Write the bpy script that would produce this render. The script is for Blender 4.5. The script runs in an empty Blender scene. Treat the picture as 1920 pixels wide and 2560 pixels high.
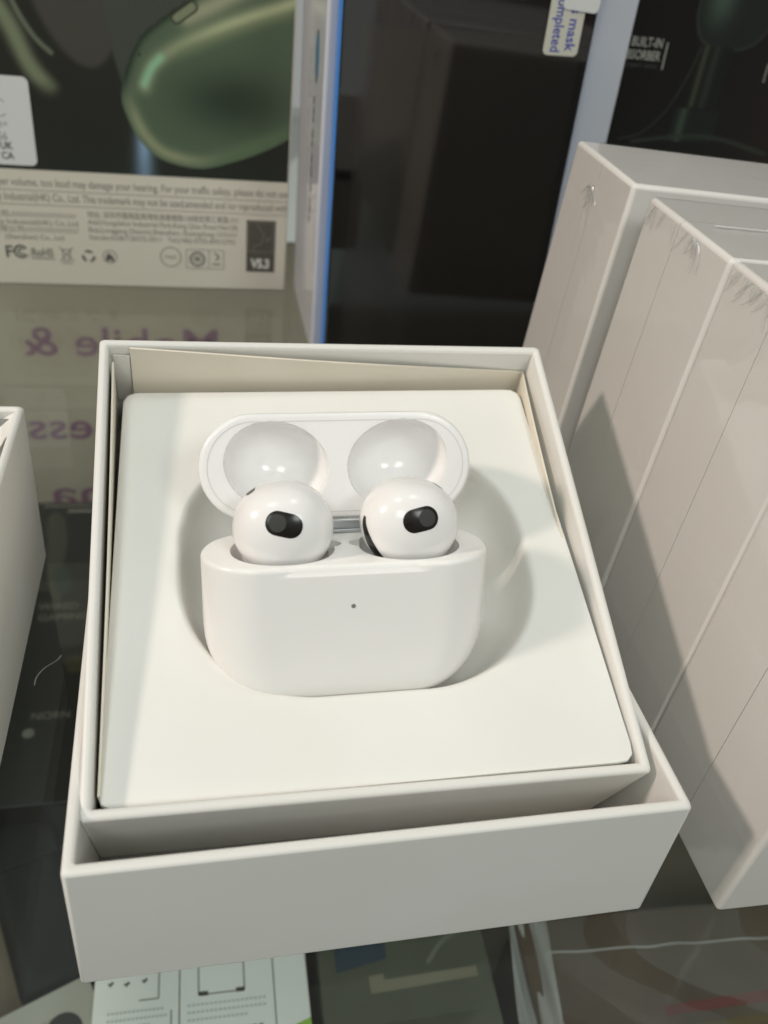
import bpy, bmesh, math, random
import numpy as np
from mathutils import Matrix, Vector

random.seed(7)
K = 0.001                                   # every length below is written in millimetres
SC = bpy.context.scene
COL = SC.collection

# ------------------------------------------------------------------ camera
cam_d = bpy.data.cameras.new('camera')
cam = bpy.data.objects.new('camera', cam_d)
COL.objects.link(cam)
CAMROT = ((0.976827, 0.026163, -0.212425),
          (-0.184994, 0.602354, -0.776497),
          (0.107640, 0.797800, 0.593235))
cam.matrix_world = Matrix([[*CAMROT[i], 0.0] for i in range(3)] + [[0, 0, 0, 1]])
cam.location = (0, 0, 159.91 * K)
cam_d.sensor_fit = 'VERTICAL'
cam_d.sensor_height = 36.0
cam_d.lens = 31.505
cam_d.clip_start = 0.005
cam_d.clip_end = 20
cam_d.dof.use_dof = True
cam_d.dof.focus_distance = 0.178
cam_d.dof.aperture_fstop = 20.0
SC.camera = cam

# ------------------------------------------------------------------ room light
w = bpy.data.worlds.new('World')
SC.world = w
w.use_nodes = True
bg = w.node_tree.nodes['Background']
wn = w.node_tree                                   # a dim, cluttered shop all round: shelves of brown, grey and cream goods
wtc = wn.nodes.new('ShaderNodeTexCoord')
wv = wn.nodes.new('ShaderNodeTexVoronoi')
wv.distance = 'CHEBYCHEV'
wv.inputs['Scale'].default_value = 3.2
wr = wn.nodes.new('ShaderNodeValToRGB')
wsep = wn.nodes.new('ShaderNodeSeparateColor')
cr = wr.color_ramp
cr.interpolation = 'EASE'
cr.elements[0].position, cr.elements[0].color = 0.0, (0.18, 0.15, 0.12, 1)
cr.elements[1].position, cr.elements[1].color = 1.0, (2.1, 2.15, 2.0, 1)
for p_, c_ in ((0.3, (0.45, 0.36, 0.29, 1)), (0.55, (1.0, 0.98, 0.9, 1)), (0.8, (1.25, 1.3, 1.28, 1))):
    e_ = cr.elements.new(p_)
    e_.color = c_
wn.links.new(wtc.outputs['Generated'], wv.inputs['Vector'])
wn.links.new(wv.outputs['Color'], wsep.inputs[0])
wn.links.new(wsep.outputs[0], wr.inputs['Fac'])
wn.links.new(wr.outputs['Color'], bg.inputs[0])
bg.inputs[1].default_value = 0.235
SC.view_settings.view_transform = 'Standard'
SC.view_settings.look = 'None'
SC.view_settings.exposure = 0.05
SC.view_settings.gamma = 1.0
SC.view_settings.use_curve_mapping = False
SC.cycles.max_bounces = 10
SC.cycles.transparent_max_bounces = 16
SC.cycles.sample_clamp_indirect = 6
SC.cycles.caustics_reflective = False
SC.cycles.caustics_refractive = False


def area(name, loc, target, size, power, color):
    d = bpy.data.lights.new(name, 'AREA')
    d.shape = 'SQUARE'
    d.size = size * K
    d.energy = power
    d.color = color
    o = bpy.data.objects.new(name, d)
    COL.objects.link(o)
    o.location = Vector(loc) * K
    o.rotation_euler = (Vector(target) - Vector(loc)).to_track_quat('-Z', 'Y').to_euler()
    return o


CEN = (30, 150, 40)
KD = Vector((0.83, 0.03, -0.56)).normalized()
area('shop_spotlight', Vector(CEN) - KD * 1300, CEN, 120, 7.2, (1.0, 0.85, 0.745))
for px, py, pz, size, pw in ((-420, 250, 1500, 300, 1.9), (330, 350, 1500, 300, 1.7), (-420, -820, 1100, 380, 4.4), (480, -860, 1100, 320, 4.4)):
    area('ceiling_panel', (px, py, pz), CEN if py < 0 else (px, py, 0), size, pw, (0.95, 1.0, 0.96))
# unseen fill strips added under the glass shelf to brighten what lies below
for ly, lz, ty, tz, pw in ((335, -16, 490, -125, 0.12), (30, -18, 110, -170, 0.035)):
    strip = area('added_fill_strip', (0, ly, lz), (0, ty, tz), 420, pw, (1.0, 0.96, 0.86))
    strip.data.shape = 'RECTANGLE'
    strip.data.size_y = 10 * K
    strip.data.spread = math.radians(110)


# ------------------------------------------------------------------ materials
def lin(c):
    return tuple(((v / 255) / 12.92 if v / 255 <= 0.04045 else ((v / 255 + 0.055) / 1.055) ** 2.4) for v in c)


def mat(name, base, rough=0.5, spec=0.5, metal=0.0, coat=0.0, bump=None, vary=None, sss=0.0, attr=None):
    m = bpy.data.materials.new(name)
    m.use_nodes = True
    nt = m.node_tree
    p = nt.nodes['Principled BSDF']
    p.inputs['Base Color'].default_value = (*base, 1)
    p.inputs['Roughness'].default_value = rough
    p.inputs['Specular IOR Level'].default_value = spec
    p.inputs['Metallic'].default_value = metal
    p.inputs['Coat Weight'].default_value = coat
    p.inputs['Coat Roughness'].default_value = 0.06
    if sss:
        p.inputs['Subsurface Weight'].default_value = sss
        p.inputs['Subsurface Radius'].default_value = (0.0012, 0.001, 0.0008)
        p.inputs['Subsurface Scale'].default_value = 1.0
    tc = nt.nodes.new('ShaderNodeTexCoord')
    if attr:
        a = nt.nodes.new('ShaderNodeAttribute')
        a.attribute_name = attr
        nt.links.new(a.outputs['Color'], p.inputs['Base Color'])
    if vary:                                   # (scale, amount): faint blotches, handling marks
        n = nt.nodes.new('ShaderNodeTexNoise')
        n.inputs['Scale'].default_value = vary[0]
        n.inputs['Detail'].default_value = 6
        nt.links.new(tc.outputs['Object'], n.inputs['Vector'])
        r = nt.nodes.new('ShaderNodeValToRGB')
        k = 1 - vary[1]
        r.color_ramp.elements[0].position = 0.3
        r.color_ramp.elements[1].position = 0.7
        r.color_ramp.elements[0].color = (base[0] * k, base[1] * k, base[2] * k * 0.98, 1)
        r.color_ramp.elements[1].color = (*base, 1)
        nt.links.new(n.outputs['Fac'], r.inputs['Fac'])
        nt.links.new(r.outputs['Color'], p.inputs['Base Color'])
    if bump:                                   # (scale, strength, distance mm)
        n = nt.nodes.new('ShaderNodeTexNoise')
        n.inputs['Scale'].default_value = bump[0]
        n.inputs['Detail'].default_value = 5
        nt.links.new(tc.outputs['Object'], n.inputs['Vector'])
        b = nt.nodes.new('ShaderNodeBump')
        b.inputs['Strength'].default_value = bump[1]
        b.inputs['Distance'].default_value = bump[2] * K
        nt.links.new(n.outputs['Fac'], b.inputs['Height'])
        nt.links.new(b.outputs['Normal'], p.inputs['Normal'])
    return m


def thin_clear(name, tint, gloss_lo, gloss_hi, rough, bump=None, haze=0.0):
    """clear sheet: what is behind shows straight through, plus a Fresnel reflection"""
    m = bpy.data.materials.new(name)
    m.use_nodes = True
    nt = m.node_tree
    nt.nodes.remove(nt.nodes['Principled BSDF'])
    out = nt.nodes['Material Output']
    t = nt.nodes.new('ShaderNodeBsdfTransparent')
    t.inputs[0].default_value = (*tint, 1)
    g = nt.nodes.new('ShaderNodeBsdfGlossy')
    g.inputs['Roughness'].default_value = rough
    lw = nt.nodes.new('ShaderNodeLayerWeight')
    lw.inputs[0].default_value = 0.5
    pw = nt.nodes.new('ShaderNodeMath')
    pw.operation = 'POWER'
    pw.inputs[1].default_value = 5.0
    nt.links.new(lw.outputs['Facing'], pw.inputs[0])
    mr = nt.nodes.new('ShaderNodeMapRange')
    mr.inputs[1].default_value = 0.0
    mr.inputs[2].default_value = 1.0
    mr.inputs[3].default_value = gloss_lo
    mr.inputs[4].default_value = gloss_hi
    nt.links.new(pw.outputs[0], mr.inputs[0])
    mx = nt.nodes.new('ShaderNodeMixShader')
    nt.links.new(mr.outputs[0], mx.inputs[0])
    src = t.outputs[0]
    if haze:
        d = nt.nodes.new('ShaderNodeBsdfDiffuse')
        d.inputs[0].default_value = (0.85, 0.85, 0.84, 1)
        m2 = nt.nodes.new('ShaderNodeMixShader')
        m2.inputs[0].default_value = haze
        nt.links.new(t.outputs[0], m2.inputs[1])
        nt.links.new(d.outputs[0], m2.inputs[2])
        src = m2.outputs[0]
    nt.links.new(src, mx.inputs[1])
    nt.links.new(g.outputs[0], mx.inputs[2])
    nt.links.new(mx.outputs[0], out.inputs[0])
    if bump:
        tc = nt.nodes.new('ShaderNodeTexCoord')
        n = nt.nodes.new('ShaderNodeTexNoise')
        n.inputs['Scale'].default_value = bump[0]
        n.inputs['Detail'].default_value = 4
        nt.links.new(tc.outputs['Object'], n.inputs['Vector'])
        b = nt.nodes.new('ShaderNodeBump')
        b.inputs['Strength'].default_value = bump[1]
        b.inputs['Distance'].default_value = bump[2] * K
        nt.links.new(n.outputs['Fac'], b.inputs['Height'])
        nt.links.new(b.outputs['Normal'], g.inputs['Normal'])
        nt.links.new(b.outputs['Normal'], lw.inputs['Normal'])
    return m


PAPER = mat('wrapped_board', (0.81, 0.80, 0.77), 0.42, 0.35, bump=(900, 0.12, 0.05), vary=(28, 0.03))
CARD = mat('cream_card', (0.80, 0.745, 0.64), 0.65, 0.2, bump=(1400, 0.15, 0.05), vary=(60, 0.05))
INSERT = mat('moulded_card', (0.84, 0.835, 0.805), 0.5, 0.3, bump=(1600, 0.14, 0.05), vary=(35, 0.04))
GLOSSW = mat('white_gloss_plastic', (0.93, 0.92, 0.91), 0.17, 0.45, coat=0.1, sss=0.15)
SHELLW = mat('white_shell_plastic', (0.93, 0.915, 0.89), 0.24, 0.5, sss=0.15)
SATINW = mat('white_bud_plastic', (0.93, 0.915, 0.90), 0.20, 0.45, sss=0.10)
BLACKMESH = mat('black_speaker_mesh', (0.012, 0.010, 0.008), 0.22, 0.40)
GREYMESH = mat('grey_mesh_disc', (0.05, 0.05, 0.048), 0.6, 0.3, bump=(5000, 1.0, 0.12))
STEEL = mat('hinge_metal', (0.55, 0.57, 0.58), 0.3, 0.5, metal=0.8)
LEDM = mat('led_off', (0.22, 0.22, 0.21), 0.35)
SEALED = mat('sealed_box_board', (0.80, 0.775, 0.745), 0.30, 0.5, coat=0.35, bump=(45, 0.10, 0.6), vary=(22, 0.04))
FILM = thin_clear('shrink_film', (0.98, 0.98, 0.98), 0.055, 0.6, 0.06, bump=(55, 0.30, 0.6), haze=0.03)
HEM = thin_clear('film_hem', (0.95, 0.95, 0.95), 0.12, 0.8, 0.2, bump=(1800, 0.9, 0.5), haze=0.42)
CREASE = thin_clear('film_crease', (0.96, 0.96, 0.96), 0.07, 0.8, 0.10, bump=(500, 0.3, 0.4), haze=0.22)
GLASS = thin_clear('shelf_glass', (0.93, 0.965, 0.95), 0.03, 0.9, 0.012)
WOOD = mat('shelf_laminate', (0.13, 0.105, 0.08), 0.5, 0.4, vary=(14, 0.35))
BANNER = mat('banner_vinyl', (0.34, 0.305, 0.25), 0.55, 0.3, vary=(9, 0.16))
PURPLE = mat('purple_letter_vinyl', (0.17, 0.09, 0.145), 0.5)
GREYINK = mat('grey_ink', (0.30, 0.285, 0.245), 0.7, 0.2)
DARKINK = mat('dark_grey_ink', (0.13, 0.125, 0.11), 0.7, 0.2)
BOXWHITE = mat('printed_carton', (0.74, 0.70, 0.60), 0.45, 0.35, vary=(20, 0.03))
WHITEINK = mat('white_ink', (0.75, 0.74, 0.68), 0.6, 0.2)
FADEDINK = mat('faded_ink', (0.16, 0.165, 0.14), 0.6, 0.2)
BLUEINK = mat('blue_ink', (0.045, 0.06, 0.42), 0.6, 0.2)
PRINT = mat('colour_print', (0.5, 0.5, 0.5), 0.3, 0.4, attr='ink')
SCREEN = mat('phone_glass', (0.006, 0.006, 0.006), 0.05, 1.0)
PHONEBLUE = mat('blue_phone_frame', (0.07, 0.30, 0.85), 0.3, 0.6, metal=0.25)
SATINBOX = mat('gloss_white_carton', (0.64, 0.66, 0.72), 0.16, 0.5, coat=0.3)
BLACKBOX = mat('black_carton', (0.012, 0.013, 0.012), 0.35, 0.4)
BLACKPLASTIC = mat('black_plastic', (0.005, 0.006, 0.006), 0.65, 0.2)
STICKER = mat('white_sticker', (0.74, 0.75, 0.74), 0.45, 0.3)
TEALINK = mat('teal_ink', (0.06, 0.20, 0.34), 0.5)
LEAFLET = mat('white_leaflet_card', (0.90, 0.885, 0.885), 0.5)
GREENINK = mat('green_ink', (0.30, 0.55, 0.06), 0.5)
REDINK = mat('red_ink', (0.16, 0.03, 0.025), 0.5)
BROWNBOX = mat('brown_carton', (0.13, 0.088, 0.06), 0.4, 0.4, vary=(25, 0.5))
OLIVEBOX = mat('olive_carton', (0.11, 0.115, 0.085), 0.45, 0.4, vary=(30, 0.35))
BEIGEINK = mat('beige_ink', (0.22, 0.20, 0.14), 0.5)
NAVYINK = mat('navy_ink', (0.025, 0.045, 0.07), 0.5)
GREYCARD = mat('grey_carton', (0.36, 0.37, 0.34), 0.5, vary=(16, 0.1))
LINT = mat('pale_lint', (0.7, 0.68, 0.6), 0.6)


# ------------------------------------------------------------------ mesh helpers
def link(name, me, m, parent=None, sharp=35, smooth=True):
    o = bpy.data.objects.new(name, me)
    COL.objects.link(o)
    if m is not None:
        me.materials.clear()
        me.materials.append(m)
    if smooth:
        me.polygons.foreach_set('use_smooth', [True] * len(me.polygons))
        me.set_sharp_from_angle(angle=math.radians(sharp))
    if parent is not None:
        o.parent = parent
    return o


def flat_faces(me):
    """the broad flat faces keep their own normal, only the rounded edges are smoothed"""
    for p in me.polygons:
        if max(abs(c) for c in p.normal) > 0.9999:
            p.use_smooth = False


def from_pd(name, verts, faces, m, parent=None, sharp=35, smooth=True):
    me = bpy.data.meshes.new(name)
    me.from_pydata([(v[0] * K, v[1] * K, v[2] * K) for v in verts], [], faces)
    me.update()
    bm = bmesh.new()
    bm.from_mesh(me)
    bmesh.ops.recalc_face_normals(bm, faces=bm.faces)
    bm.to_mesh(me)
    bm.free()
    return link(name, me, m, parent, sharp, smooth)


def box(name, lo, hi, m, parent=None, bev=0.0, seg=2, sharp=60):
    bm = bmesh.new()
    bmesh.ops.create_cube(bm, size=1)
    for v in bm.verts:
        for i in range(3):
            v.co[i] = (lo[i] + (v.co[i] + 0.5) * (hi[i] - lo[i])) * K
    if bev:
        bmesh.ops.bevel(bm, geom=list(bm.edges), offset=bev * K, segments=seg, profile=0.5, affect='EDGES')
    me = bpy.data.meshes.new(name)
    bm.to_mesh(me)
    bm.free()
    o = link(name, me, m, parent, sharp)
    flat_faces(me)
    return o


def tray(name, wd, dp, ht, t, m, parent, floor=1.5, bev=0.55, outer=0.5, bow=0.0):
    """open box: board walls wrapped in paper, rounded rim; bow lets the long walls belly a little"""
    def rect(i, z):
        return [(i, i, z), (wd - i, i, z), (wd - i, dp - i, z), (i, dp - i, z)]
    rings = [rect(0, 0), rect(0, ht), rect(t, ht), rect(t, floor)]
    verts = [p for r in rings for p in r]
    faces = [(3, 2, 1, 0), (12, 13, 14, 15)]
    for k in range(3):
        for i in range(4):
            j = (i + 1) % 4
            faces.append((k * 4 + i, k * 4 + j, (k + 1) * 4 + j, (k + 1) * 4 + i))
    me = bpy.data.meshes.new(name)
    me.from_pydata([(x * K, y * K, z * K) for x, y, z in verts], [], faces)
    bm = bmesh.new()
    bm.from_mesh(me)
    bmesh.ops.recalc_face_normals(bm, faces=bm.faces)
    bm.verts.ensure_lookup_table()
    ed = [e for e in bm.edges if not (min(v.index for v in e.verts) >= 12 or (e.verts[0].index >= 8 and e.verts[1].index >= 12))
          and not (e.verts[0].index >= 8 and e.verts[1].index >= 8 and abs(e.verts[0].co.z - e.verts[1].co.z) > 1e-6)]
    bmesh.ops.bevel(bm, geom=ed, offset=bev * K, segments=3, profile=0.5, affect='EDGES')
    bmesh.ops.recalc_face_normals(bm, faces=bm.faces)
    bm.to_mesh(me)
    bm.free()
    o = link(name, me, m, parent, 50)
    flat_faces(me)
    return o


def loft(name, rings, m, parent=None, cap0=True, cap1=True, sharp=40):
    n = len(rings[0])
    verts = [p for r in rings for p in r]
    faces = []
    for k in range(len(rings) - 1):
        for i in range(n):
            j = (i + 1) % n
            faces.append((k * n + i, k * n + j, (k + 1) * n + j, (k + 1) * n + i))
    if cap0:
        faces.append(tuple(range(n - 1, -1, -1)))
    if cap1:
        b = (len(rings) - 1) * n
        faces.append(tuple(range(b, b + n)))
    return from_pd(name, verts, faces, m, parent, sharp)


def sheet(name, fn, nu, nv, m, parent=None, thick=0.0, sharp=60):
    """a bent sheet of card or film: fn(s,t) gives a point, thickness added along the normal"""
    P = np.array([[fn(i / nu, j / nv) for i in range(nu + 1)] for j in range(nv + 1)], float)
    verts = P.reshape(-1, 3).tolist()
    q = lambda i, j, b=0: b + j * (nu + 1) + i
    faces = [(q(i, j), q(i + 1, j), q(i + 1, j + 1), q(i, j + 1)) for j in range(nv) for i in range(nu)]
    if thick:
        du = np.gradient(P, axis=1)
        dv = np.gradient(P, axis=0)
        N = np.cross(du, dv)
        N /= np.linalg.norm(N, axis=2, keepdims=True) + 1e-12
        b = len(verts)
        verts += (P - N * thick).reshape(-1, 3).tolist()
        faces += [(q(i, j, b), q(i, j + 1, b), q(i + 1, j + 1, b), q(i + 1, j, b)) for j in range(nv) for i in range(nu)]
        for i in range(nu):
            faces += [(q(i, 0), q(i, 0, b), q(i + 1, 0, b), q(i + 1, 0)), (q(i, nv), q(i + 1, nv), q(i + 1, nv, b), q(i, nv, b))]
        for j in range(nv):
            faces += [(q(0, j), q(0, j + 1), q(0, j + 1, b), q(0, j, b)), (q(nu, j), q(nu, j, b), q(nu, j + 1, b), q(nu, j + 1))]
    return from_pd(name, verts, faces, m, parent, sharp)


def empty(name, loc=(0, 0, 0), rot=(0, 0, 0), label=None, cat=None, group=None):
    o = bpy.data.objects.new(name, None)
    o.empty_display_size = 0.01
    COL.objects.link(o)
    o.location = Vector(loc) * K
    o.rotation_euler = rot
    tag(o, label, cat, group)
    return o


def tag(o, label=None, cat=None, group=None, kind=None):
    if label:
        o['label'] = label
    if cat:
        o['category'] = cat
    if group:
        o['group'] = group
    if kind:
        o['kind'] = kind
    return o


def evaluated(o):
    dg = bpy.context.evaluated_depsgraph_get()
    return bpy.data.meshes.new_from_object(o.evaluated_get(dg))


def text(name, s, size, m, parent, mtx, align='LEFT', sx=1.0, shear=0.0, bold=0.0, space=1.0, width=None):
    """flat print: lettering as a mesh; mtx maps the text plane (x right, y up, mm) to the parent"""
    c = bpy.data.curves.new(name, 'FONT')
    c.body = s
    c.size = size * K
    c.align_x = align
    c.shear = shear
    c.offset = bold * K
    c.space_character = space
    c.resolution_u = 3
    t = bpy.data.objects.new('tmp', c)
    COL.objects.link(t)
    bpy.context.view_layer.update()
    me = evaluated(t)
    bpy.data.objects.remove(t)
    me.name = name
    if width:
        xs = [v.co.x for v in me.vertices]
        sx = width * K / (max(xs) - min(xs))
    me.transform(Matrix.Scale(sx, 4, (1, 0, 0)))
    me.transform(mtx)
    return link(name, me, m, parent, smooth=False)


def T(x, y, z):
    return Matrix.Translation((x * K, y * K, z * K))


STAND = Matrix.Rotation(math.pi / 2, 4, 'X')       # text plane -> upright plane facing -y


def poly(name, pts, m, parent, mtx):
    me = bpy.data.meshes.new(name)
    me.from_pydata([(p[0] * K, p[1] * K, 0) for p in pts], [], [tuple(range(len(pts)))])
    me.transform(mtx)
    return link(name, me, m, parent, smooth=False)


def ring2d(name, c, r0, r1, m, parent, mtx, n=40, sy=1.0):
    v, f = [], []
    for i in range(n):
        a = 2 * math.pi * i / n
        v += [((c[0] + r0 * math.cos(a)) * K, (c[1] + r0 * sy * math.sin(a)) * K, 0), ((c[0] + r1 * math.cos(a)) * K, (c[1] + r1 * sy * math.sin(a)) * K, 0)]
        j = (i + 1) % n
        f.append((2 * i, 2 * i + 1, 2 * j + 1, 2 * j))
    me = bpy.data.meshes.new(name)
    me.from_pydata(v, [], f)
    me.transform(mtx)
    return link(name, me, m, parent, smooth=False)


def strokes(name, lines, wd, m, parent, mtx):
    """printed line art: each polyline a ribbon of width wd"""
    v, f = [], []
    for L in lines:
        for (a, b) in zip(L[:-1], L[1:]):
            d = Vector((b[0] - a[0], b[1] - a[1]))
            if d.length == 0:
                continue
            n = Vector((-d.y, d.x)).normalized() * wd / 2
            k = len(v)
            v += [((a[0] + n.x) * K, (a[1] + n.y) * K, 0), ((a[0] - n.x) * K, (a[1] - n.y) * K, 0), ((b[0] - n.x) * K, (b[1] - n.y) * K, 0), ((b[0] + n.x) * K, (b[1] + n.y) * K, 0)]
            f.append((k, k + 1, k + 2, k + 3))
    me = bpy.data.meshes.new(name)
    me.from_pydata(v, [], f)
    me.transform(mtx)
    return link(name, me, m, parent, smooth=False)


def rrect(x0, x1, y0, y1, r, n=8):
    pts = []
    for cx, cy, a0 in ((x1 - r, y1 - r, 0), (x0 + r, y1 - r, 90), (x0 + r, y0 + r, 180), (x1 - r, y0 + r, 270)):
        for k in range(n + 1):
            a = math.radians(a0 + 90 * k / n)
            pts.append((cx + r * math.cos(a), cy + r * math.sin(a)))
    return pts


def art(name, x0, x1, z0, z1, nx, nz, fn, parent, y, gain=1.0):
    """a printed picture: colours of the ink stored on a fine grid, fn works in mm of the carton face"""
    X, Z = np.meshgrid(np.linspace(x0, x1, nx + 1), np.linspace(z0, z1, nz + 1))
    C = np.clip(fn(X, Z) * gain, 0, 255) / 255
    C = np.where(C <= 0.04045, C / 12.92, ((C + 0.055) / 1.055) ** 2.4)
    me = bpy.data.meshes.new(name)
    V = np.stack([X, np.full_like(X, y), Z], -1).reshape(-1, 3) * K
    I = np.arange((nx + 1) * (nz + 1)).reshape(nz + 1, nx + 1)
    F = np.stack([I[:-1, :-1], I[:-1, 1:], I[1:, 1:], I[1:, :-1]], -1).reshape(-1, 4)
    me.from_pydata(V.tolist(), [], F.tolist())
    at = me.color_attributes.new('ink', 'FLOAT_COLOR', 'POINT')
    at.data.foreach_set('color', np.concatenate([C.reshape(-1, 3), np.ones((C.size // 3, 1))], 1).ravel())
    return link(name, me, PRINT, parent, smooth=False)


def sm(a, b, x):
    t = np.clip((x - a) / (b - a), 0, 1)
    return t * t * (3 - 2 * t)


def polysdf(X, Z, pts):
    """signed distance to a closed polygon, negative inside"""
    P = np.array(pts, float)
    d = np.full(X.shape, 1e9)
    ins = np.zeros(X.shape, bool)
    for a, b in zip(P, np.roll(P, -1, 0)):
        ab = b - a
        t = np.clip(((X - a[0]) * ab[0] + (Z - a[1]) * ab[1]) / (ab @ ab + 1e-12), 0, 1)
        d = np.minimum(d, np.hypot(X - a[0] - t * ab[0], Z - a[1] - t * ab[1]))
        c = ((a[1] > Z) != (b[1] > Z)) & (X < (b[0] - a[0]) * (Z - a[1]) / (b[1] - a[1] + 1e-12) + a[0])
        ins ^= c
    return np.where(ins, -d, d)


def linedist(X, Z, pts):
    P = np.array(pts, float)
    d = np.full(X.shape, 1e9)
    for a, b in zip(P[:-1], P[1:]):
        ab = b - a
        t = np.clip(((X - a[0]) * ab[0] + (Z - a[1]) * ab[1]) / (ab @ ab), 0, 1)
        d = np.minimum(d, np.hypot(X - a[0] - t * ab[0], Z - a[1] - t * ab[1]))
    return d


def mix(A, col, f):
    return A * (1 - f[..., None]) + np.array(col, float) * f[..., None]


def spline(pts, n=12, closed=False):
    P = [np.array(p, float) for p in pts]
    out = []
    N = len(P)
    for i in range(N if closed else N - 1):
        g = lambda k: P[k % N] if closed else P[min(max(k, 0), N - 1)]
        p0, p1, p2, p3 = g(i - 1), g(i), g(i + 1), g(i + 2)
        for s in range(n):
            t = s / n
            out.append(0.5 * (2 * p1 + (p2 - p0) * t + (2 * p0 - 5 * p1 + 4 * p2 - p3) * t ** 2 + (3 * p1 - p0 - 3 * p2 + p3) * t ** 3))
    if not closed:
        out.append(P[-1])
    return out


# ================================================================== setting
g = box('glass_shelf', (-600, -120, -6), (700, 700, 0), GLASS)
tag(g, kind='structure')
fl = box('lower_shelf', (-700, -200, -220), (900, 900, -200), WOOD, bev=0.5)
tag(fl, kind='structure')

# ================================================================== lower tray (open, empty lid under the other)
lt = empty('carton_tray', (-20.13, 79.29, 0.05), (0, 0, math.radians(0.16)),
           'empty white carton tray on the glass, holding up the smaller tilted tray', 'tray')
tray('tray_body', 104, 104, 33.2, 2.0, PAPER, lt, floor=1.6, bev=0.75)
sheet('corner_flap', lambda s, t: (2.1 + 22 * s, 2.2 + 46 * t, 1.75 + 0.05 * math.sin(3 * s)), 4, 4, PAPER, lt, thick=0.12)
sheet('corner_flap', lambda s, t: (83 + 18.9 * s, 2.2 + 46 * t, 1.75), 4, 4, PAPER, lt, thick=0.12)

# ================================================================== upper tray, tilted, its back on the rim of the lower one
UR = (math.radians(22.58), 0, math.radians(-0.48))
UL = (-18.32, 101.55, 2.08)
UM = Matrix.Translation(Vector(UL) * K) @ Matrix.Rotation(UR[2], 4, 'Z') @ Matrix.Rotation(UR[0], 4, 'X')
ut = empty('carton_tray', UL, UR, 'smaller white carton tray tilted forward, with the earbuds case inside', 'tray')
tray('tray_body', 99, 99.5, 32.2, 1.9, PAPER, ut, floor=1.6, bev=0.75)
# loose cream card liners standing inside the walls
sheet('back_liner', lambda s, t: (6.2 + 90.6 * s, 97.0 - 1.5 * (1 - t) - 0.8 * math.sin(math.pi * s) * t, 14 + (31.9 - 6.3 * s ** 1.15 - 14) * t), 24, 6, CARD, ut, thick=0.45)
sheet('left_liner', lambda s, t: (2.35 + 0.9 * t * (0.4 + 0.6 * math.sin(2.6 * s + 0.3)) , 4.5 + 91 * s, 12 + (29.2 - 12 + 0.9 * math.sin(3 * s)) * t), 30, 5, CARD, ut, thick=0.4)
sheet('right_liner', lambda s, t: (96.75 - 1.3 * t * math.sin(math.pi * s) ** 0.8 - 0.3 * t, 33 + 63.5 * s, 12 + (26.2 + 1.5 * math.sin(math.pi * s) - 12) * t), 30, 5, CARD, ut, thick=0.4)
sheet('corner_tab', lambda s, t: (2.6 + 3.4 * s, 97.2 - 0.3 * s, 14 + 15.5 * t), 3, 3, PAPER, ut, thick=0.25)

# ================================================================== moulded insert with its well
ins = empty('insert_card', (0, 0, 0), (0, 0, 0), 'white card insert with a rounded hollow, set in the tilted tray', 'insert')
ins.matrix_world = UM
ZC = (28.3, 31.4, 21.2, 23.6)                      # height at front-left, front-right, back-left, back-right
FU0, FU1, BU0, BU1, V0, V1 = 2.3, 96.9, 4.2, 95.2, 2.3, 93.6


def ins_z(u, v):
    s = (u - 3) / 93
    t = (v - 3) / 91
    return (ZC[0] * (1 - s) + ZC[1] * s) * (1 - t) + (ZC[2] * (1 - s) + ZC[3] * s) * t + 0.12 * math.sin(u * 0.11) * math.sin(v * 0.09 + 1)


WC = (51.2, 49.0)


def rr_polar(hx, hy, r, n, cx, cy):
    """n points of a rounded rectangle at equal polar angles"""
    out = []
    for i in range(n):
        a = 2 * math.pi * i / n
        dx, dy = math.cos(a), math.sin(a)
        lo, hi = 0.0, 200.0
        for _ in range(36):
            md = (lo + hi) / 2
            x, y = abs(dx * md), abs(dy * md)
            qx, qy = max(x - hx + r, 0), max(y - hy + r, 0)
            ins_ = (x <= hx and y <= hy) and (math.hypot(qx, qy) <= r)
            lo, hi = (md, hi) if ins_ else (lo, md)
        out.append((cx + dx * lo, cy + dy * lo))
    return out


NI = 240
DEPTH = 14.5
rings = []


def outer_ring(inset, drop):
    """outline of the card, seen from the well's centre"""
    out = []
    for i in range(NI):
        a = 2 * math.pi * i / NI
        dx, dy = math.cos(a), math.sin(a)
        lo, hi = 0.0, 120.0
        for _ in range(36):
            md = (lo + hi) / 2
            u, v = WC[0] + dx * md, WC[1] + dy * md
            t = (v - V0) / (V1 - V0)
            l, r_ = FU0 + (BU0 - FU0) * t + inset, FU1 + (BU1 - FU1) * t - inset
            R = 2.6
            qx = max(l + R - u, u - (r_ - R), 0)
            qy = max(V0 + inset + R - v, v - (V1 - inset - R), 0)
            ok = l <= u <= r_ and V0 + inset <= v <= V1 - inset and math.hypot(qx, qy) <= R
            lo, hi = (md, hi) if ok else (lo, md)
        u, v = WC[0] + dx * lo, WC[1] + dy * lo
        out.append((u, v, ins_z(u, v) - drop))
    return out


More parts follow.
